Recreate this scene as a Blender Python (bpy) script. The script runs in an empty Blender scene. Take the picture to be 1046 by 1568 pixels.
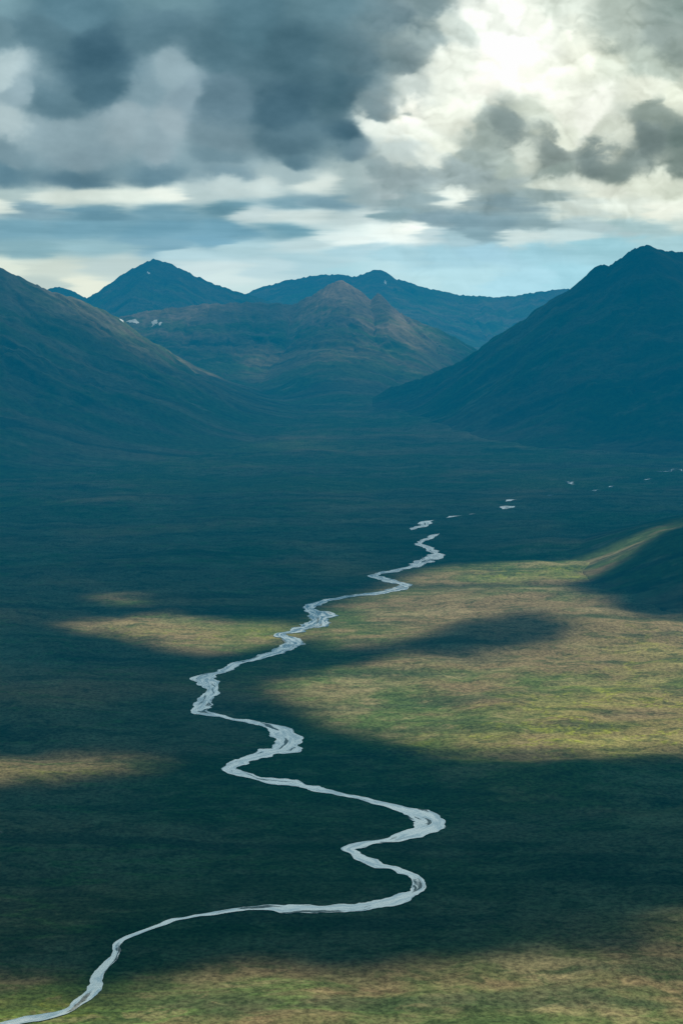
import bpy, math, numpy as np
from mathutils import Vector

# ------------------------------------------------------------------ basics
scene = bpy.context.scene
scene.view_settings.view_transform = 'Standard'
scene.view_settings.look = 'None'
scene.view_settings.exposure = 0
scene.view_settings.gamma = 1
W, H, F = 1046.0, 1568.0, 1568*50/36.0
CAMZ = 600.0
P = math.atan(314.0/F)
cp, sp = math.cos(P), math.sin(P)

def rdir(px, py):
    u = (px-W/2)/F; v = (H/2-py)/F
    return np.array([u, cp+v*sp, -sp+v*cp])
def pt(px, py, D):
    d = rdir(px, py); d = d*(D/d[1])
    return np.array([d[0], d[1], CAMZ+d[2]])
def gnd(px, py, z=0.0):
    d = rdir(px, py); t = (CAMZ-z)/(-d[2])
    return np.array([d[0]*t, d[1]*t])

# ------------------------------------------------------------------ noise
rng = np.random.RandomState(7)
PERM = rng.permutation(256); PERM = np.concatenate([PERM, PERM])
GA = rng.rand(256)*2*np.pi
GX, GY = np.cos(GA), np.sin(GA)
RX, RY = rng.rand(256), rng.rand(256)
def pn(x, y, seed=0):
    x = x+seed*17.37; y = y+seed*9.71
    xi = np.floor(x).astype(np.int64); yi = np.floor(y).astype(np.int64)
    xf = x-xi; yf = y-yi
    xi &= 255; yi &= 255
    x1 = (xi+1) & 255; y1 = (yi+1) & 255
    u = xf*xf*xf*(xf*(xf*6-15)+10); v = yf*yf*yf*(yf*(yf*6-15)+10)
    def g(a, b, dx, dy):
        h = PERM[PERM[a]+b]
        return GX[h]*dx+GY[h]*dy
    n00 = g(xi, yi, xf, yf); n10 = g(x1, yi, xf-1, yf)
    n01 = g(xi, y1, xf, yf-1); n11 = g(x1, y1, xf-1, yf-1)
    return ((n00*(1-u)+n10*u)*(1-v)+(n01*(1-u)+n11*u)*v)*1.5
def fbm(x, y, o=5, seed=0, gain=0.5, lac=2.03):
    s = 0; a = 1; t = 0
    for i in range(o):
        s = s+a*pn(x, y, seed+i*3); t += a
        x = x*lac; y = y*lac; a *= gain
    return s/t*1.6
def ridged(x, y, o=5, seed=0, gain=0.5):
    s = 0; a = 1; t = 0
    for i in range(o):
        s = s+a*(1-2*np.abs(pn(x, y, seed+i*3))); t += a
        x = x*2.07; y = y*2.07; a *= gain
    return s/t
def puff(x, y, seed=0):
    x = x+seed*13.7; y = y+seed*7.9
    xi = np.floor(x).astype(np.int64); yi = np.floor(y).astype(np.int64)
    s = np.zeros(x.shape)
    for i in (-1, 0, 1):
        for j in (-1, 0, 1):
            h = PERM[PERM[(xi+i) & 255]+((yi+j) & 255)]
            d2 = (x-xi-i-RX[h])**2+(y-yi-j-RY[h])**2
            s = s+np.clip(1-d2/1.0, 0, 1)**5
    return s**0.2
def puffs(x, y, o=4, seed=0, gain=0.5):
    s = 0; a = 1; t = 0
    for i in range(o):
        s = s+a*puff(x, y, seed+i); t += a
        x = x*2.1; y = y*2.1; a *= gain
    return s/t
def sstep(a, b, x):
    t = np.clip((x-a)/(b-a), 0, 1); return t*t*(3-2*t)

# ------------------------------------------------------------------ mesh helper
def grid_mesh(name, X, Y, Z, mat, attrs=None, flip=False):
    r, c = X.shape
    co = np.stack([X, Y, Z], -1).reshape(-1, 3).astype(np.float32)
    i = np.arange(r*c).reshape(r, c)
    q = np.stack([i[:-1, :-1], i[:-1, 1:], i[1:, 1:], i[1:, :-1]], -1).reshape(-1, 4)
    if flip: q = q[:, ::-1]
    me = bpy.data.meshes.new(name)
    n = len(q)
    me.vertices.add(len(co)); me.vertices.foreach_set('co', co.ravel())
    me.loops.add(n*4); me.loops.foreach_set('vertex_index', q.ravel().astype(np.int32))
    me.polygons.add(n); me.polygons.foreach_set('loop_start', (np.arange(n)*4).astype(np.int32))
    me.polygons.foreach_set('use_smooth', np.ones(n, dtype=bool))
    me.update(calc_edges=True)
    if attrs:
        for k, v in attrs.items():
            if v.ndim == 3:
                a = me.attributes.new(k, 'FLOAT_COLOR', 'POINT')
                vv = np.concatenate([v.reshape(-1, 3), np.ones((r*c, 1))], 1)
                a.data.foreach_set('color', vv.astype(np.float32).ravel())
            else:
                a = me.attributes.new(k, 'FLOAT', 'POINT')
                a.data.foreach_set('value', v.astype(np.float32).ravel())
    me.materials.append(mat)
    ob = bpy.data.objects.new(name, me)
    scene.collection.objects.link(ob)
    return ob

# ------------------------------------------------------------------ node helper
class NT:
    def __init__(s, nt): s.nt = nt; nt.nodes.clear()
    def n(s, t, **k):
        nd = s.nt.nodes.new(t)
        for a, b in k.items(): setattr(nd, a, b)
        return nd
    def link(s, a, b): s.nt.links.new(a, b)
    def setin(s, sock, v):
        if hasattr(v, 'is_output'): s.link(v, sock)
        else: sock.default_value = v
    def math(s, op, a, b=0.0, clamp=False):
        m = s.n('ShaderNodeMath', operation=op, use_clamp=clamp)
        s.setin(m.inputs[0], a); s.setin(m.inputs[1], b); return m.outputs[0]
    def pos(s, sx, sy, sz):
        g = s.n('ShaderNodeNewGeometry')
        m = s.n('ShaderNodeVectorMath', operation='MULTIPLY')
        s.link(g.outputs['Position'], m.inputs[0]); m.inputs[1].default_value = (sx, sy, sz)
        return m.outputs[0]
    def noise(s, vec, detail=5, rough=0.55, dist=0.0):
        t = s.n('ShaderNodeTexNoise'); t.inputs['Scale'].default_value = 1
        t.inputs['Detail'].default_value = detail; t.inputs['Roughness'].default_value = rough
        t.inputs['Distortion'].default_value = dist
        s.link(vec, t.inputs['Vector']); return t.outputs['Fac']
    def rng(s, v, a, b, c=0.0, d=1.0):
        m = s.n('ShaderNodeMapRange'); m.interpolation_type = 'SMOOTHSTEP'
        s.setin(m.inputs['Value'], v)
        m.inputs['From Min'].default_value = a; m.inputs['From Max'].default_value = b
        m.inputs['To Min'].default_value = c; m.inputs['To Max'].default_value = d
        return m.outputs[0]
    def mix(s, f, a, b, bt='MIX'):
        m = s.n('ShaderNodeMix', data_type='RGBA', blend_type=bt)
        s.setin(m.inputs[0], f)
        s.setin(m.inputs[6], a if hasattr(a, 'is_output') else (*a, 1))
        s.setin(m.inputs[7], b if hasattr(b, 'is_output') else (*b, 1))
        return m.outputs[2]
    def attr(s, name):
        a = s.n('ShaderNodeAttribute'); a.attribute_name = name; return a

def newmat(name):
    m = bpy.data.materials.new(name); m.use_nodes = True
    return m, NT(m.node_tree)

# ------------------------------------------------------------------ tundra: vegetation mix is computed per vertex, small detail in nodes
def lerp(a, b, t): return a*(1-t[..., None])+np.array(b)*t[..., None]
BROWN, GREEN, DARK, STRAW, LUSH = (0.375, 0.275, 0.150), (0.165, 0.235, 0.080), (0.070, 0.115, 0.058), (0.52, 0.395, 0.225), (0.50, 0.52, 0.075)
def cover(X, Y, riv=None, lush=None, Z=None, rav=None, rock=None, rlo=0, rhi=1, mul=1.0):
    big = fbm(X/800, Y/560, 4, 401)
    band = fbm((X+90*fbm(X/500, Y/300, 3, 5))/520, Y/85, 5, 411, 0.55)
    wide = fbm(X/1500, Y/230, 5, 421, 0.55)
    med = fbm(X/190, Y/100, 6, 431, 0.58)
    c = np.zeros(X.shape+(3,))+np.array(BROWN)
    c = lerp(c, GREEN, sstep(-0.06, 0.36, big+0.4*med))
    c = lerp(c, STRAW, 0.75*sstep(0.05, 0.5, med))
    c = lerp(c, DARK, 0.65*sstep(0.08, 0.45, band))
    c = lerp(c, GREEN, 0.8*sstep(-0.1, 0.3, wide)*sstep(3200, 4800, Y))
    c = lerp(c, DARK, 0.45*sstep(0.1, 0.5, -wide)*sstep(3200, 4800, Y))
    if riv is not None:
        c = lerp(c, (0.09, 0.15, 0.045), 0.75*riv*sstep(-0.3, 0.2, med))
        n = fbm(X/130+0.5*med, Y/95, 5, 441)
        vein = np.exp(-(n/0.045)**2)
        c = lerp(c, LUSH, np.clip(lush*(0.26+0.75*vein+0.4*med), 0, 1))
        vein2 = np.exp(-(fbm(X/260, Y/210, 6, 451)/0.02)**2)
        c = lerp(c, (0.08, 0.13, 0.04), 0.45*vein2*(1-lush))
        # terrace shrub lines on the shaded west side
        ln = np.exp(-(fbm(X/700, Y/120, 5, 461, 0.55)/0.035)**2)*sstep(300, -100, X)
        c = lerp(c, (0.20, 0.31, 0.09), 0.6*ln)
    if rock is not None:
        hh = Z+med*260
        c = lerp(c, rock, 0.9*sstep(rlo, rhi, hh))
        c = lerp(c, (0.42, 0.34, 0.27), 0.6*sstep(0.1, 0.8, rav))
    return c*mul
def tundra(name, mountain=False):
    m, t = newmat(name)
    c = t.attr('cover').outputs['Color']
    fs = 1/5.0 if not mountain else 1/22.0
    fine = t.noise(t.pos(fs*0.8, fs, fs), 4, 0.75)
    if not mountain:
        sh = t.noise(t.pos(1/46, 1/24, 1/24), 5, 0.66, 0.6)
        c = t.mix(t.rng(sh, 0.50, 0.62, 0, 0.60), c, (0.085, 0.130, 0.050))
        c = t.mix(t.rng(sh, 0.46, 0.36, 0, 0.4), c, (0.50, 0.39, 0.21))
    mul = t.rng(fine, 0.30, 0.70, 0.50, 1.50) if not mountain else t.rng(fine, 0.30, 0.70, 0.72, 1.28)
    cc = t.n('ShaderNodeCombineColor')
    for i in range(3): t.link(mul, cc.inputs[i])
    c = t.mix(1.0, c, cc.outputs[0], 'MULTIPLY')
    b = t.n('ShaderNodeBump'); b.inputs['Strength'].default_value = 0.8; b.inputs['Distance'].default_value = 2.2 if not mountain else 8.0
    bs = 1/12.0 if not mountain else 1/60.0
    t.link(t.noise(t.pos(bs, bs, bs), 4, 0.7), b.inputs['Height'])
    d = t.n('ShaderNodeBsdfDiffuse'); t.link(c, d.inputs['Color']); d.inputs['Roughness'].default_value = 0.6
    t.link(b.outputs[0], d.inputs['Normal'])
    o = t.n('ShaderNodeOutputMaterial'); t.link(d.outputs[0], o.inputs[0])
    return m

# ------------------------------------------------------------------ river path
R = [(-70,1590,12),(-10,1575,13),(40,1562,13),(95,1548,12),(130,1530,13),(152,1508,14),(155,1492,14),(172,1470,13),(180,1450,11),(200,1435,8),(240,1420,7),
(290,1406,6),(350,1395,9),(420,1391,14),(480,1390,24),(550,1388,18),(600,1380,22),(632,1370,26),(650,1358,22),(638,1344,14),(606,1334,24),(580,1327,24),
(556,1312,15),(536,1301,24),(570,1292,14),(604,1285,14),(638,1275,28),(658,1260,34),(640,1248,32),(610,1238,16),(570,1228,14),(520,1218,14),(470,1206,25),
(430,1197,25),(385,1190,14),(354,1179,20),(368,1167,30),(400,1158,35),(436,1146,48),(446,1132,42),(420,1116,30),(385,1107,16),(340,1097,13),(303,1089,26),
(314,1072,26),(324,1056,26),(312,1042,42),(335,1030,30),(360,1018,19),(400,1007,22),(436,994,40),(446,981,34),(428,971,30),(455,966,36),(488,955,58),
(490,942,52),(476,930,36),(510,918,22),(545,912,20),(590,906,28),(626,897,34),(596,889,32),(572,882,28),(600,875,24),(630,868,28),(645,860,46),(668,850,34),
(656,840,24),(642,832,26),(655,824,22),(672,817,16)]
R = [(a, b, w*0.86) for a, b, w in R]
def catmull(pts, n=10):
    pts = np.array(pts, float); out = []
    Pp = np.vstack([2*pts[0]-pts[1], pts, 2*pts[-1]-pts[-2]])
    for i in range(1, len(Pp)-2):
        p0, p1, p2, p3 = Pp[i-1:i+3]
        for k in range(n):
            t = k/n
            out.append(0.5*((2*p1)+(-p0+p2)*t+(2*p0-5*p1+4*p2-p3)*t*t+(-p0+3*p1-3*p2+p3)*t**3))
    out.append(pts[-1]); return np.array(out)
def to_ground(lst):
    return [(*gnd(a, b), w) for a, b, w in lst]
rc = catmull(to_ground(R), 14)

# ------------------------------------------------------------------ terrain
def valley(x, y):
    z = 200*sstep(4600, 9500, y)
    z = z+60*sstep(600, 2500, -x)*sstep(3500, 6500, y)
    amp = 0.15+sstep(3500, 7000, y)
    z = z+8*fbm(x/900, y/900, 4, 3)*amp
    return z
def river_dist(x, y):
    sh = x.shape; xf = x.ravel(); yf = y.ravel(); d = np.full(xf.shape, 1e9)
    sel = (yf < 5200) & (np.abs(xf) < 2500)
    xs, ys = xf[sel], yf[sel]; ds = np.full(xs.shape, 1e9)
    for p in rc[::5]:
        ds = np.minimum(ds, (xs-p[0])**2+(ys-p[1])**2)
    d[sel] = np.sqrt(ds); return d.reshape(sh)

tt = np.concatenate([np.linspace(-1.6, -0.28, 60)[:-1], np.linspace(-0.28, 0.28, 560), np.linspace(0.28, 1.6, 60)[1:]])
inv = 1/np.linspace(1/1000.0, 1/9000.0, 640)
yy = np.concatenate([np.linspace(-3000, 1000, 60)[:-1], inv, np.linspace(9000, 16000, 120)[1:], np.geomspace(16000, 70000, 30)[1:]])
T, YY = np.meshgrid(tt, yy); XX = T*np.maximum(YY, 0)+T*(1500*np.clip(1-YY/1500, 0, 10))
rd = river_dist(XX, YY)
near = sstep(40, 300, rd)
ZZ = valley(XX, YY)
hum = (3.0*fbm(XX/90, YY/90, 5, 11)+18*np.abs(fbm(XX/600, YY/380, 4, 21)))*near
ZZ = np.where(YY < 4800, ZZ*near+hum*1.0-0.2*(1-near), ZZ+hum)
def gb(px, py, rx, ry):
    c = gnd(px, py); return np.exp(-(((XX-c[0])/rx)**2+((YY-c[1])/ry)**2))
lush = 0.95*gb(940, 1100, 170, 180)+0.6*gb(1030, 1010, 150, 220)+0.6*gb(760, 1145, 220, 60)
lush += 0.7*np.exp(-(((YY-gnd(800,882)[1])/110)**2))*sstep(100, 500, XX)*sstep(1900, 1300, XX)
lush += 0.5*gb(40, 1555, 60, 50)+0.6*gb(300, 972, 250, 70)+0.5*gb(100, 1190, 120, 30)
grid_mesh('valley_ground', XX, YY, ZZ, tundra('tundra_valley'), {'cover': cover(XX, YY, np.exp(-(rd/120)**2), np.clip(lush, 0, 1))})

def spine_pts(lst, n=200, crag=0.0, seed=0):
    w = np.array([pt(*p) for p in lst])
    s = np.concatenate([[0], np.cumsum(np.linalg.norm(np.diff(w, axis=0), axis=1))])
    q = np.linspace(0, s[-1], n)
    o = np.stack([np.interp(q, s, w[:, i]) for i in range(3)], 1)
    o[:, 2] += crag*fbm(q/70, q*0+seed+.5, 4, seed, 0.6)
    return o, q
def mountain(name, spines, t0, t1, y0, y1, s, ky, r, mat, rock, rlo, rhi, k=45, gully=38, rough=14, nc=460, nr=420, wl=170, seed=0, crag=12, mul=1.0):
    t0 = (t0-W/2)/F; t1 = (t1-W/2)/F
    T, Y = np.meshgrid(np.linspace(t0, t1, nc), np.linspace(y0, y1, nr)); X = T*Y
    wx = X+90*fbm(X/700, Y/700, 4, seed+40); wy = Y+90*fbm(X/700, Y/700, 4, seed+50)
    best = np.full(X.shape, -1e9); ss = np.zeros(X.shape); dd = np.zeros(X.shape)
    off = 0
    for sl in spines:
        w, q = spine_pts(sl, crag=crag, seed=seed)
        for p, a in zip(w, q):
            d0 = np.sqrt((X-p[0])**2+((Y-p[1])*ky)**2)
            f = np.clip(d0/500, 0, 1)
            d = np.sqrt((X+(wx-X)*f-p[0])**2+((Y+(wy-Y)*f-p[1])*ky)**2)
            h = p[2]-s*(np.sqrt(d*d+r*r)-r)
            up = h > best
            best = np.where(up, h, best); ss = np.where(up, a+off, ss); dd = np.where(up, d, dd)
        off += q[-1]+3000
    v = valley(X, Y)
    amt = np.clip(dd/260, 0, 1)
    sw = ss+60*fbm(X/300, Y/300, 3, seed+5)
    gl = ridged(sw/wl, dd/1400+seed, 4, seed+7)
    gf = ridged(sw/(wl*0.4), dd/500+seed, 3, seed+17)
    rel = np.clip((best-v)/250, 0, 1)
    ht = best+(-gully*(0.5-0.5*gl)*2*amt-gully*0.3*(1-gf)*amt+rough*(ridged(X/260, Y/260, 5, seed+13)-0.6)*np.clip(dd/120, 0.0, 1)+3*fbm(X/40, Y/40, 4, seed+2)+6*fbm(X/110, Y/110, 3, seed+4))*rel
    m = np.maximum(ht, v)
    z = m+k*np.log(np.exp((ht-m)/k)+np.exp((v-m)/k))
    z = z-4
    z = np.where(z-v < 2, v-6, z)
    rav = np.clip(-gl*1.4+0.3, 0, 1)*rel*amt
    return grid_mesh(name, X, Y, z, mat, {'cover': cover(X, Y, Z=z, rav=rav, rock=rock, rlo=rlo, rhi=rhi, mul=mul)})

mg = tundra('mountain_slope', True)
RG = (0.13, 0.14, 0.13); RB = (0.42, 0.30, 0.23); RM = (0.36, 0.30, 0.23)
# right pyramid
mountain('mountain', [[(600,592,7300),(640,578,7300),(690,558,7260),(735,533,7230),(800,490,7200),(860,447,7200),(895,423,7200),(912,407,7200),(935,402,7200),(962,384,7200),(975,378,7200),(990,372,7200),(1003,379,7220),(1046,386,7300),(1110,396,7400),(1200,420,7500),(1400,470,7600)],
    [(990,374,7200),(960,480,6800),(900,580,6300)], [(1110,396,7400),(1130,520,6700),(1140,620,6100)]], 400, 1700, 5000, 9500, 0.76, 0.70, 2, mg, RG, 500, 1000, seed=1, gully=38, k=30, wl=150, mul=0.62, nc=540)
# left flank
mountain('mountain', [[(-500,330,6600),(-250,350,6800),(-100,378,6900),(0,410,7000),(40,428,7050),(80,445,7100),(130,462,7200),(175,483,7350),(215,515,7500),(240,545,7600),(275,572,7750),(320,590,7900)],
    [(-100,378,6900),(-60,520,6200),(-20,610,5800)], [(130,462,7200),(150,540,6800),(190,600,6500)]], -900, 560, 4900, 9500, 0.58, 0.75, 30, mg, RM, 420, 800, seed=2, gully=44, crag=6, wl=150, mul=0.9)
# centre mountain
mountain('mountain', [[(150,500,9000),(190,482,9100),(240,472,9200),(330,463,9300),(400,462,9400),(455,464,9450),(480,449,9480),(500,437,9500),(520,427,9500),(540,437,9500),(556,448,9480),(567,465,9450),(579,448,9430),(592,468,9400),(625,484,9400),(665,500,9400),(705,519,9400),(730,533,9400),(780,560,9400)],
    [(520,430,9500),(495,478,9000),(460,530,8500)], [(582,450,9430),(600,500,9000),(625,560,8500)],[(330,463,9300),(300,510,8800),(290,560,8300)],[(625,484,9400),(670,530,8900)]], 20, 900, 6700, 11200, 0.92, 0.31, 2, mg, RB, 380, 650, seed=3, gully=50, wl=120, k=24, nc=540)
# far left peak
mountain('mountain', [[(-60,470,12800),(50,452,12900),(78,441,12900),(92,437,12900),(108,443,12900),(135,456,13000),(160,440,13000),(190,418,13000),(215,404,13000),(235,395,13000),(255,400,13000),(275,408,13000),(295,420,13000),(320,430,13000),(345,440,13000),(370,447,13000),(420,462,13000),(520,480,13000)],
    [(235,395,13000),(210,440,12300)]], -250, 700, 10800, 15000, 0.85, 0.46, 2, mg, RG, 500, 1000, seed=4, gully=45, wl=200, nc=420, nr=300, mul=0.8)
# far ridge
mountain('mountain', [[(250,480,15500),(330,465,15500),(375,450,15500),(400,439,15500),(440,428,15500),(490,420,15500),(515,419,15500),(545,422,15500),(562,417,15500),(575,412,15500),(588,414,15500),(602,424,15500),(650,439,15500),(700,450,15500),(760,454,15500),(800,450,15500),(830,445,15500),(862,441,15500),(910,445,15500),(1000,440,15500),(1200,430,15500)],
    [(582,413,15500),(620,470,14600)],[(700,450,15500),(740,500,14700)]], 100, 1500, 12800, 17500, 0.62, 0.6, 8, mg, RG, 500, 1000, seed=5, gully=60, wl=240, nc=460, nr=300, mul=0.9)
# near hill on the right
mountain('hill', [[(1012,868,3100),(1030,847,3140),(1050,832,3160),(1110,800,3200),(1200,770,3250),(1350,740,3300)]], 840, 1700, 2300, 4300, 0.40, 0.6, 60, mg, RG, 500, 1000, k=10, gully=16, rough=10, seed=6, nc=340, nr=340, wl=50, crag=3, mul=0.8)

# ------------------------------------------------------------------ river
def river_mat():
    m, t = newmat('river_water')
    uv = t.n('ShaderNodeCombineXYZ')
    t.link(t.attr('along').outputs['Fac'], uv.inputs[0]); t.link(t.attr('across').outputs['Fac'], uv.inputs[1])
    def vm(sx, sy):
        v = t.n('ShaderNodeVectorMath', operation='MULTIPLY'); t.link(uv.outputs[0], v.inputs[0]); v.inputs[1].default_value = (sx, sy, 0); return v.outputs[0]
    n = t.noise(vm(1/70, 1/11), 5, 0.62, 0.6)
    r2 = t.noise(vm(1/34, 1/7), 5, 0.66, 0.4)
    f = t.noise(t.pos(1/3, 1/4, 1), 4, 0.7)
    foam = t.rng(r2, 0.40, 0.60)
    water = t.n('ShaderNodeBsdfPrincipled')
    t.link(t.mix(foam, (0.33, 0.43, 0.50), (0.96, 0.97, 0.98)), water.inputs['Base Color'])
    water.inputs['Metallic'].default_value = 0.9
    t.link(t.rng(foam, 0, 1, 0.10, 0.30), water.inputs['Roughness'])
    b = t.n('ShaderNodeBump'); b.inputs['Strength'].default_value = 0.3; b.inputs['Distance'].default_value = 0.5
    t.link(f, b.inputs['Height']); t.link(b.outputs[0], water.inputs['Normal'])
    bar = t.n('ShaderNodeBsdfDiffuse')
    t.link(t.mix(t.rng(f, 0.35, 0.65), (0.09, 0.10, 0.09), (0.40, 0.41, 0.40)), bar.inputs['Color'])
    mk = t.rng(n, 0.58, 0.63, 0, 0.88)
    mx = t.n('ShaderNodeMixShader'); t.link(mk, mx.inputs[0]); t.link(water.outputs[0], mx.inputs[1]); t.link(bar.outputs[0], mx.inputs[2])
    o = t.n('ShaderNodeOutputMaterial'); t.link(mx.outputs[0], o.inputs[0]); return m
rm = river_mat()
bpy.context.view_layer.update()
dg = bpy.context.evaluated_depsgraph_get()
def drop(x, y, z0):
    h, l, *_ = scene.ray_cast(dg, Vector((x, y, 3000)), Vector((0, 0, -1)))
    return l.z if h else z0
def ribbon(name, c, zoff=0.6, jit=0.48, taper=True, drape=False):
    s = np.concatenate([[0], np.cumsum(np.linalg.norm(np.diff(c[:, :2], axis=0), axis=1))])
    q = np.arange(0, s[-1], 2.0)
    x = np.interp(q, s, c[:, 0]); y = np.interp(q, s, c[:, 1]); w = np.interp(q, s, c[:, 2])
    x = x+5*fbm(q/60, q*0+3.3, 2); y = y+5*fbm(q/60, q*0+8.3, 2)
    tx = np.gradient(x); ty = np.gradient(y)
    for a in (tx, ty): a[:] = np.convolve(np.pad(a, 9, 'edge'), np.ones(19)/19, 'valid')
    L = np.hypot(tx, ty)+1e-6; nx, ny = -ty/L, tx/L
    wl = w/2*(1+jit*1.8*fbm(q/42, q*0+1.1, 4, 1, 0.5)); wr = w/2*(1+jit*1.8*fbm(q/42, q*0+5.1, 4, 2, 0.5))
    wl = np.maximum(wl, w*.14); wr = np.maximum(wr, w*.14)
    if taper:
        e = np.clip(np.minimum((q-q[0])/25, (q[-1]-q)/40), 0.05, 1); wl = wl*e; wr = wr*e
    u = np.linspace(-1, 1, 7)
    X = np.stack([x+nx*(wl if a > 0 else wr)*a for a in u], 1); Y = np.stack([y+ny*(wl if a > 0 else wr)*a for a in u], 1)
    Z = 0*X+zoff
    if drape:
        for i in range(X.shape[0]):
            for j in range(7): Z[i, j] = drop(X[i, j], Y[i, j], 0)+1.0
    return grid_mesh(name, X, Y, Z, rm, {'across': u[None, :]*w[:, None]/2, 'along': q[:, None]+0*X}, flip=True)
ribbon('river', rc)
def gnd2(px, py):
    d = Vector(rdir(px, py)).normalized()
    h, l, *_ = scene.ray_cast(dg, Vector((0, 0, CAMZ)), d)
    return np.array([l.x, l.y]) if h else gnd(px, py)
for lst in [[(630,812,26),(645,806,24),(652,801,36),(664,797,28)], [(684,793,16),(697,791,22),(708,789,12)], [(717,788,12),(730,787,14)],
            [(770,780,26),(780,777,40),(786,775,18)], [(774,768,16),(784,766,40),(792,765,16)],
            [(866,737,22),(872,740,22),(880,742,14)], [(932,746,28),(942,744,16)], [(905,752,16),(920,750,14)],
            [(1000,722,12),(1020,722,16),(1032,719,22),(1046,722,16)], [(838,760,12),(852,758,12)], [(985,735,12),(1000,733,14)],
            [(-12,1275,12),(0,1274,9),(8,1274,6)]]:
    ribbon('stream_pool', catmull([(*gnd2(a, b), w) for a, b, w in lst], 8), jit=0.5, drape=True)

# ------------------------------------------------------------------ snow patches draped on the mountains
sm_, t = newmat('old_snow')
d = t.n('ShaderNodeBsdfPrincipled'); d.inputs['Roughness'].default_value = 0.7
t.link(t.mix(t.noise(t.pos(1/9, 1/9, 1/9)), (0.78, 0.82, 0.86), (0.95, 0.95, 0.95)), d.inputs['Base Color'])
o = t.n('ShaderNodeOutputMaterial'); t.link(d.outputs[0], o.inputs[0])
for px, py, sx, sy in [(205,492,32,18),(187,491,12,8),(238,494,18,24),(246,496,12,16),(590,433,11,14),(228,418,10,12)]:
    dv = Vector(rdir(px, py)).normalized()
    hit, loc, nor, idx, ob, mtx = scene.ray_cast(dg, Vector((0, 0, CAMZ)), dv)
    if not hit: continue
    n = 9; U, V = np.meshgrid(np.linspace(-1, 1, n), np.linspace(-1, 1, n))
    ur = U*np.sqrt(1-V*V/2); vr = V*np.sqrt(1-U*U/2)
    j = 1+0.6*fbm(ur*1.6+px, vr*1.6+py, 3)
    X = loc.x+ur*sx*j; Y = loc.y+vr*sy*2.0*j; Z = np.zeros_like(X)
    for a in range(n):
        for b_ in range(n): Z[a, b_] = drop(X[a, b_], Y[a, b_], loc.z)+1.5
    grid_mesh('snow_patch', X, Y, Z, sm_)

# ------------------------------------------------------------------ sun
SEL, SAZ = math.radians(52), math.radians(38)
S = np.array([math.sin(SAZ)*math.cos(SEL), math.cos(SAZ)*math.cos(SEL), math.sin(SEL)])
sl = bpy.data.lights.new('sun', 'SUN'); sl.energy = 5.0; sl.angle = math.radians(0.5); sl.color = (1.0, 0.95, 0.78)
so = bpy.data.objects.new('sun', sl); scene.collection.objects.link(so)
so.rotation_euler = Vector(S).to_track_quat('Z', 'Y').to_euler()

# ------------------------------------------------------------------ unseen cloud deck, added with gaps shaped to place the sun patches
DH = 6000.0
def poly_sdf(x, y, poly):
    poly = np.array(poly); n = len(poly); d = np.full(x.shape, 1e12); ins = np.zeros(x.shape, bool)
    for i in range(n):
        a = poly[i]; b = poly[(i+1) % n]; e = b-a
        wx, wy = x-a[0], y-a[1]
        tt_ = np.clip((wx*e[0]+wy*e[1])/(e@e), 0, 1)
        d = np.minimum(d, (wx-e[0]*tt_)**2+(wy-e[1]*tt_)**2)
        c = ((a[1] > y) != (b[1] > y)) & (x < (b[0]-a[0])*(y-a[1])/(b[1]-a[1]+1e-9)+a[0])
        ins ^= c
    d = np.sqrt(d); return np.where(ins, d, -d)
lit = [
 ([(455,1037),(600,1024),(700,1010),(790,997),(860,984),(880,962),(840,950),(890,938),(1046,945),(1400,950),(1400,1152),(1046,1152),(960,1152),(900,1163),(780,1165),(700,1145),(650,1118),(560,1098),(490,1068)], 1.6, 32),
 ([(480,968),(510,938),(640,903),(740,891),(850,898),(940,920),(900,940),(800,948),(700,964),(600,988),(510,990)], 1.1, 42),
 ([(600,897),(690,870),(850,858),(935,858),(980,853),(985,868),(950,882),(860,895),(740,895)], 1.4, 30),
 ([(120,965),(230,943),(330,950),(450,955),(500,965),(430,983),(320,996),(220,982)], 1.3, 18),
 ([(110,917),(180,921),(200,932),(140,930)], 0.55, 18),
 ([(-150,1175),(60,1160),(140,1168),(230,1190),(170,1199),(60,1203),(-20,1225),(-150,1230)], 0.8, 10),
 ([(60,1585),(150,1545),(260,1520),(350,1504),(480,1524),(600,1505),(690,1485),(760,1466),(880,1482),(1046,1456),(1300,1440),(1300,1900),(-200,1900),(-200,1500),(0,1530)], 1.15, 10),
 ([(925,1412),(1046,1398),(1300,1380),(1300,1442),(1046,1436),(990,1428)], 0.9, 9),
]
litw = [([gnd(*p) for p in poly], a, s_) for poly, a, s_ in lit]
off = S*(DH/S[2])
def seg(*a):
    return np.concatenate([np.arange(*x) for x in a])
dx = seg((-48000, -6000, 2000), (-6000, -4000, 200), (-4000, -2400, 80), (-2400, 2800, 22), (2800, 5000, 80), (5000, 8000, 300), (8000, 48001, 2000))
dy = seg((-40000, -2000, 2000), (-2000, 600, 200), (600, 4000, 22), (4000, 12000, 70), (12000, 21900, 300))
GX_, GY_ = np.meshgrid(dx, dy)
wxx = GX_+150*fbm(GX_/420, GY_/420, 6, 71, 0.55); wyy = GY_+120*fbm(GX_/420, GY_/420, 6, 81, 0.55)
L = np.zeros(GX_.shape)
for poly, a, s_ in litw:
    L = np.maximum(L, a*sstep(-s_*1.3, s_*1.3, poly_sdf(wxx*0.6+GX_*0.4, wyy*0.6+GY_*0.4, poly)))
L = L*(0.92+0.42*fbm(GX_/300, GY_/220, 4, 91))
DXX, DYY = GX_+off[0], GY_+off[1]
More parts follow.
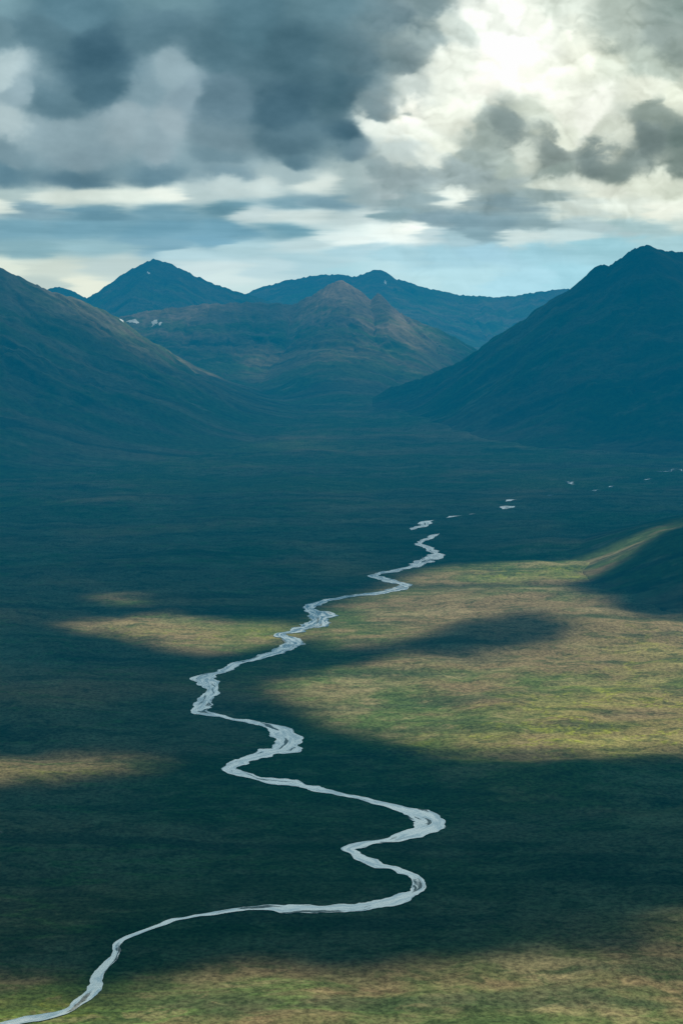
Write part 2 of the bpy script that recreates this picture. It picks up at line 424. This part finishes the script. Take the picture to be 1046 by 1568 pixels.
for px, py, D, rx, ry, a in [(610,490,9200,330,800,0.95),(520,450,9400,200,450,0.85),(305,583,7600,80,130,1.3),(250,560,7500,170,220,1.1),(195,505,7450,180,350,1.2),(110,470,7200,230,280,0.9),
                             (170,520,7050,240,260,0.7),(225,560,7100,200,220,0.7),(50,450,6900,200,160,0.4),
                             (560,575,8000,420,300,0.45),(400,560,8200,250,250,0.4),(270,480,9100,350,400,0.5),(460,670,5900,180,260,0.16),(720,450,15500,1500,1500,0.25),(250,410,13000,500,800,0.2),(1050,450,7000,200,200,0.12)]:
    q = pt(px, py, D); c_ = q+S*((DH-q[2])/S[2])
    g_ = np.exp(-(((DXX-c_[0])/rx)**2+((DYY-c_[1])/ry)**2))*a*(0.9+0.8*fbm(DXX/220, DYY/220, 4, 31))
    L = np.maximum(L, g_)
L = np.clip(L+0.006+0.045*sstep(3600, 5500, GY_)+0.10*np.clip(fbm(GX_/600, GY_/350, 4, 55), 0, 1), 0, 1)
river_refl = sstep(9500, 12500, DYY)*sstep(9000, 5500, np.abs(DXX))*(0.9+0.5*fbm(DXX/1500, DYY/1500, 4, 66))  # far deck made paler so the river has a bright sheet to reflect
dm, t = newmat('gobo_cloud')
col = t.mix(t.attr('river_refl').outputs['Fac'], (0.004, 0.046, 0.050), (0.66, 0.80, 0.86))
tr = t.n('ShaderNodeBsdfTransparent'); tl = t.n('ShaderNodeBsdfTranslucent'); t.link(col, tl.inputs[0])
mx = t.n('ShaderNodeMixShader'); t.link(t.attr('dens').outputs['Fac'], mx.inputs[0]); t.link(tr.outputs[0], mx.inputs[1]); t.link(tl.outputs[0], mx.inputs[2])
o = t.n('ShaderNodeOutputMaterial'); t.link(mx.outputs[0], o.inputs[0])
grid_mesh('cloud_gobo', DXX, DYY, DH+0*DXX, dm, {'dens': 1-L, 'river_refl': np.clip(river_refl, 0, 1)})

# ------------------------------------------------------------------ sky with cumulus
C = [
(0,0,120,145,152),(120,10,95,122,133),(250,0,110,135,142),(380,20,88,114,124),(500,0,98,122,130),(600,20,92,115,122),(660,10,110,132,136),
(0,60,110,132,140),(60,60,88,112,122),(140,80,70,95,108),(240,60,92,116,126),(330,80,84,108,118),(440,80,76,100,110),(540,90,84,106,114),(620,90,98,118,122),
(10,115,185,196,196),(35,140,150,165,170),(80,150,95,118,128),(150,130,75,100,112),(215,145,130,148,155),(275,118,150,165,170),(290,150,140,155,162),(350,150,100,120,130),(440,160,68,92,104),(530,150,76,100,110),
(20,190,180,190,190),(90,200,140,155,160),(180,190,150,162,166),(270,190,155,166,170),(350,210,118,135,142),(430,220,84,106,116),(530,205,68,92,104),(580,165,120,138,142),
(20,240,120,138,145),(120,240,135,150,156),(240,235,142,155,160),(340,250,110,130,138),(440,255,95,118,128),(540,245,110,130,138),
(0,275,92,118,130),(120,280,96,120,132),(240,275,100,124,135),(350,280,120,140,148),(430,278,165,178,178),
(20,300,170,182,178),(100,303,210,212,200),(150,301,218,220,208),(200,300,228,229,216),(250,299,238,236,222),(310,300,185,195,192),(350,295,190,198,194),(400,290,200,206,200),(480,285,222,224,214),(540,285,170,182,180),
(0,312,225,225,212),(60,320,120,145,155),(150,325,105,138,152),(250,325,112,145,158),(350,320,105,138,150),(400,329,200,208,205),(440,330,208,214,208),(480,330,212,218,212),(550,333,195,205,202),(440,314,120,148,158),(500,312,125,150,160),
(40,350,120,155,168),(140,350,116,152,166),(240,350,108,146,162),(340,350,112,150,166),(440,350,115,152,165),
(40,385,135,165,172),(150,380,150,178,184),(250,375,128,162,176),(300,390,180,202,206),(380,380,175,198,202),(330,365,120,158,175),
(20,410,222,222,205),(80,412,205,208,195),(120,435,232,228,208),(170,405,190,200,195),(60,432,190,198,190),
(300,410,205,216,214),(350,425,210,220,216),(400,410,190,208,210),(460,400,175,200,205),(370,445,200,215,212),
(470,375,190,205,205),(515,368,226,232,226),(570,358,222,230,224),(620,352,228,234,226),(655,358,175,195,198),(540,380,170,198,205),
(600,330,120,148,155),(640,310,125,148,152),(600,280,130,148,150),(560,300,150,165,166),
(650,250,205,212,202),(600,200,210,216,206),(570,190,225,228,218),(640,170,228,230,218),(700,170,222,226,212),(690,220,215,220,206),(620,235,180,192,188),(660,200,215,220,208),
(650,60,140,158,158),(690,50,190,200,192),(740,30,232,236,226),(770,60,252,252,246),(820,40,235,238,226),(740,110,244,244,232),(800,120,238,240,226),(690,110,215,220,208),(640,130,180,190,184),
(860,20,200,208,196),(890,85,225,228,212),(930,90,195,202,186),(950,30,160,172,162),(1010,30,135,150,144),(1046,70,130,145,138),(990,90,170,182,170),(1046,0,120,138,132),
(860,160,225,228,214),(910,180,232,234,222),(870,200,215,220,204),(940,205,190,196,182),(980,150,210,214,198),(1030,150,205,210,192),(820,180,190,198,184),
(780,205,110,126,124),(745,215,150,164,158),(720,235,130,146,142),(800,235,190,198,186),(770,250,160,174,166),(850,225,110,124,120),(920,235,88,104,102),(990,215,90,106,104),(1046,215,86,104,100),(1000,185,120,134,126),(960,255,100,116,112),(1046,250,96,112,106),(860,258,120,136,130),
(700,270,135,152,152),(760,280,140,156,154),(700,305,205,212,202),(735,310,120,142,146),(780,310,110,135,142),(820,300,130,150,150),(860,285,190,198,186),(920,290,205,210,196),(1000,285,200,206,190),(1046,295,195,202,186),(960,320,200,208,196),(1020,325,212,216,202),(880,320,185,196,188),
(660,335,112,140,150),(720,340,104,135,146),(780,345,108,138,148),(840,340,125,152,158),(810,360,190,206,204),(860,362,180,200,200),(700,365,150,180,188),(750,358,118,150,160),(910,345,160,182,184),(980,345,150,178,180),(1040,345,180,196,190),
(600,390,155,192,202),(680,390,150,190,202),(760,385,148,188,202),(850,385,145,188,200),(930,375,140,184,194),(1040,370,150,186,192),
(560,415,170,202,208),(700,430,165,202,210),(800,430,158,200,212),(880,420,150,196,208),(650,440,172,206,212),
(300,470,190,210,212),(700,480,160,198,206),(1046,470,150,190,200),(0,470,200,210,205),
(-150,100,120,140,146),(-150,250,130,148,154),(-150,320,170,182,184),(-150,400,180,196,196),(1200,100,150,162,154),(1200,220,110,126,120),(1200,330,180,192,184),(1200,400,150,182,188),
(100,-150,120,140,146),(400,-120,110,132,140),(760,-120,240,242,232),(1000,-150,190,198,188),(300,-500,190,198,198),(800,-500,235,236,228),(300,-1000,190,196,198),(900,-1000,220,222,216)]
C = np.array(C, float)
aa = np.concatenate([np.linspace(-1.5, -0.27, 90)[:-1], np.linspace(-0.27, 0.27, 860), np.linspace(0.27, 1.5, 90)[1:]])
ee = np.concatenate([np.linspace(-0.06, -0.005, 6)[:-1], np.linspace(-0.005, 0.225, 470), np.linspace(0.225, 0.55, 60)[1:]])
A, E = np.meshgrid(aa, ee)
dep = cp-E*sp
PX = W/2+A/dep*F; PY = H/2-(sp+E*cp)/dep*F
hz = sstep(245, 320, PY)
w1x = fbm(PX/150, PY/105, 6, 101, 0.52); w1y = fbm(PX/150, PY/105, 6, 121, 0.52)
s1x = fbm(PX/240, PY/22, 6, 141, 0.55); s1y = fbm(PX/200, PY/30, 5, 161, 0.5)
right = sstep(500, 640, PX+50*w1x)
bx = PX+24*fbm(PX/80, PY/60, 6, 201, 0.55); by = PY+18*fbm(PX/80, PY/60, 6, 211, 0.55)
pf = puffs(bx/62, by/44, 4, 20, 0.46); pm = pf.mean()
ph = puffs(bx/60, by/18, 3, 44); ph = ph-ph.mean()
wx = (1-hz)*w1x*30+hz*s1x*46
wy = (1-hz)*(w1y*24+(pf-pm)*(7+40*right))+hz*(s1y*3.0+ph*(3+7*right))
QX, QY = PX+wx, PY+wy
num = np.zeros(A.shape+(3,)); den = np.zeros(A.shape)
for c_ in C:
    ky_ = 3.0 if c_[1] > 265 else 1.25
    d2 = ((QX-c_[0])/ky_)**2+(QY-c_[1])**2
    w_ = 1/(d2+(45 if c_[1] > 265 else 80))**2.5
    den += w_; num += w_[..., None]*c_[2:5]
col = num/den[..., None]
pf2 = puffs((bx+7)/62, (by-9)/44, 3, 20, 0.42); pf1 = puffs(bx/62, by/44, 3, 20, 0.42)
rel = np.clip(pf1-pf2, -0.25, 0.25)
conv = (0.10+0.90*right)*(1-0.75*sstep(300, 360, PY))
soft = fbm(PX/130, PY/70, 6, 301, 0.55)*14*(1-sstep(300, 380, PY))
wisp = fbm(PX/180+0.4*w1x, PY/13, 6, 311, 0.55)*9*sstep(280, 330, PY)*(1-0.6*sstep(380, 420, PY))
lum = col.mean(-1)
col = col+((rel*55+(pf-pm)*28)*conv*(0.5+0.5*sstep(90, 200, lum))+soft+wisp)[..., None]
col = col+np.array([-10, 1, 5])*(1-0.85*right)[..., None]
col = col+(20*right*(1-sstep(95, 170, lum)))[..., None]
col = col*(1+0.06*right*sstep(120, 190, lum))[..., None]+9
col = np.clip(col, 30, 254)/255
lin = np.where(col <= 0.04045, col/12.92, ((col+0.055)/1.055)**2.4)
RS = 60000.0
nn = np.sqrt(A*A+1+E*E)
sk, t = newmat('sky_clouds')
em = t.n('ShaderNodeEmission'); t.link(t.attr('Col').outputs['Color'], em.inputs[0]); em.inputs[1].default_value = 1.0
o = t.n('ShaderNodeOutputMaterial'); t.link(em.outputs[0], o.inputs[0])
sk.cycles.emission_sampling = 'NONE'
SIG = 8.8e-5
HB = np.array([0.000, 0.180, 0.335])
HY0, HY1, HTOP = 700.0, 18500.0, 1150.0
path = np.clip(np.minimum(HY1, np.where(E > 1e-4, (HTOP-CAMZ)/np.maximum(E, 1e-4), 1e9))-HY0, 0, None)*nn
Tt = np.exp(-SIG*path)[..., None]
lin2 = np.clip((lin-HB*(1-Tt))/Tt, 0.0, 4.0)
grid_mesh('sky', A/nn*RS, RS/nn, E/nn*RS+CAMZ, sk, {'Col': lin2})

# ------------------------------------------------------------------ haze, glowing by emission in place of scattered sunlight
hm, t = newmat('glowing_haze')
ab = t.n('ShaderNodeVolumeAbsorption'); ab.inputs['Color'].default_value = (0, 0, 0, 1); ab.inputs['Density'].default_value = SIG
ev = t.n('ShaderNodeEmission'); ev.inputs[0].default_value = (*HB, 1); ev.inputs[1].default_value = SIG
ad = t.n('ShaderNodeAddShader'); t.link(ab.outputs[0], ad.inputs[0]); t.link(ev.outputs[0], ad.inputs[1])
o = t.n('ShaderNodeOutputMaterial'); t.link(ad.outputs[0], o.inputs['Volume'])
hm.cycles.emission_sampling = 'NONE'
import bmesh
bm = bmesh.new(); bmesh.ops.create_cube(bm, size=1.0)
for v in bm.verts:
    v.co.x *= 50000; v.co.y = HY0 if v.co.y < 0 else HY1; v.co.z = -80 if v.co.z < 0 else HTOP
me = bpy.data.meshes.new('haze'); bm.to_mesh(me); bm.free(); me.materials.append(hm)
scene.collection.objects.link(bpy.data.objects.new('haze', me))

# ------------------------------------------------------------------ world
w = bpy.data.worlds.new('World'); scene.world = w; w.use_nodes = True
t = NT(w.node_tree)
sky = t.n('ShaderNodeTexSky'); sky.sky_type = 'NISHITA'; sky.sun_disc = False
sky.sun_elevation = SEL; sky.sun_rotation = SAZ
bg = t.n('ShaderNodeBackground'); bg.inputs[1].default_value = 0.05; t.link(sky.outputs[0], bg.inputs[0])
o = t.n('ShaderNodeOutputWorld'); t.link(bg.outputs[0], o.inputs[0])

# ------------------------------------------------------------------ camera
cd = bpy.data.cameras.new('camera'); cd.sensor_fit = 'VERTICAL'; cd.sensor_height = 36; cd.lens = 50
cd.clip_start = 1.0; cd.clip_end = 200000
co = bpy.data.objects.new('camera', cd); scene.collection.objects.link(co)
co.location = (0, 0, CAMZ); co.rotation_euler = (math.pi/2-P, 0, 0)
scene.camera = co
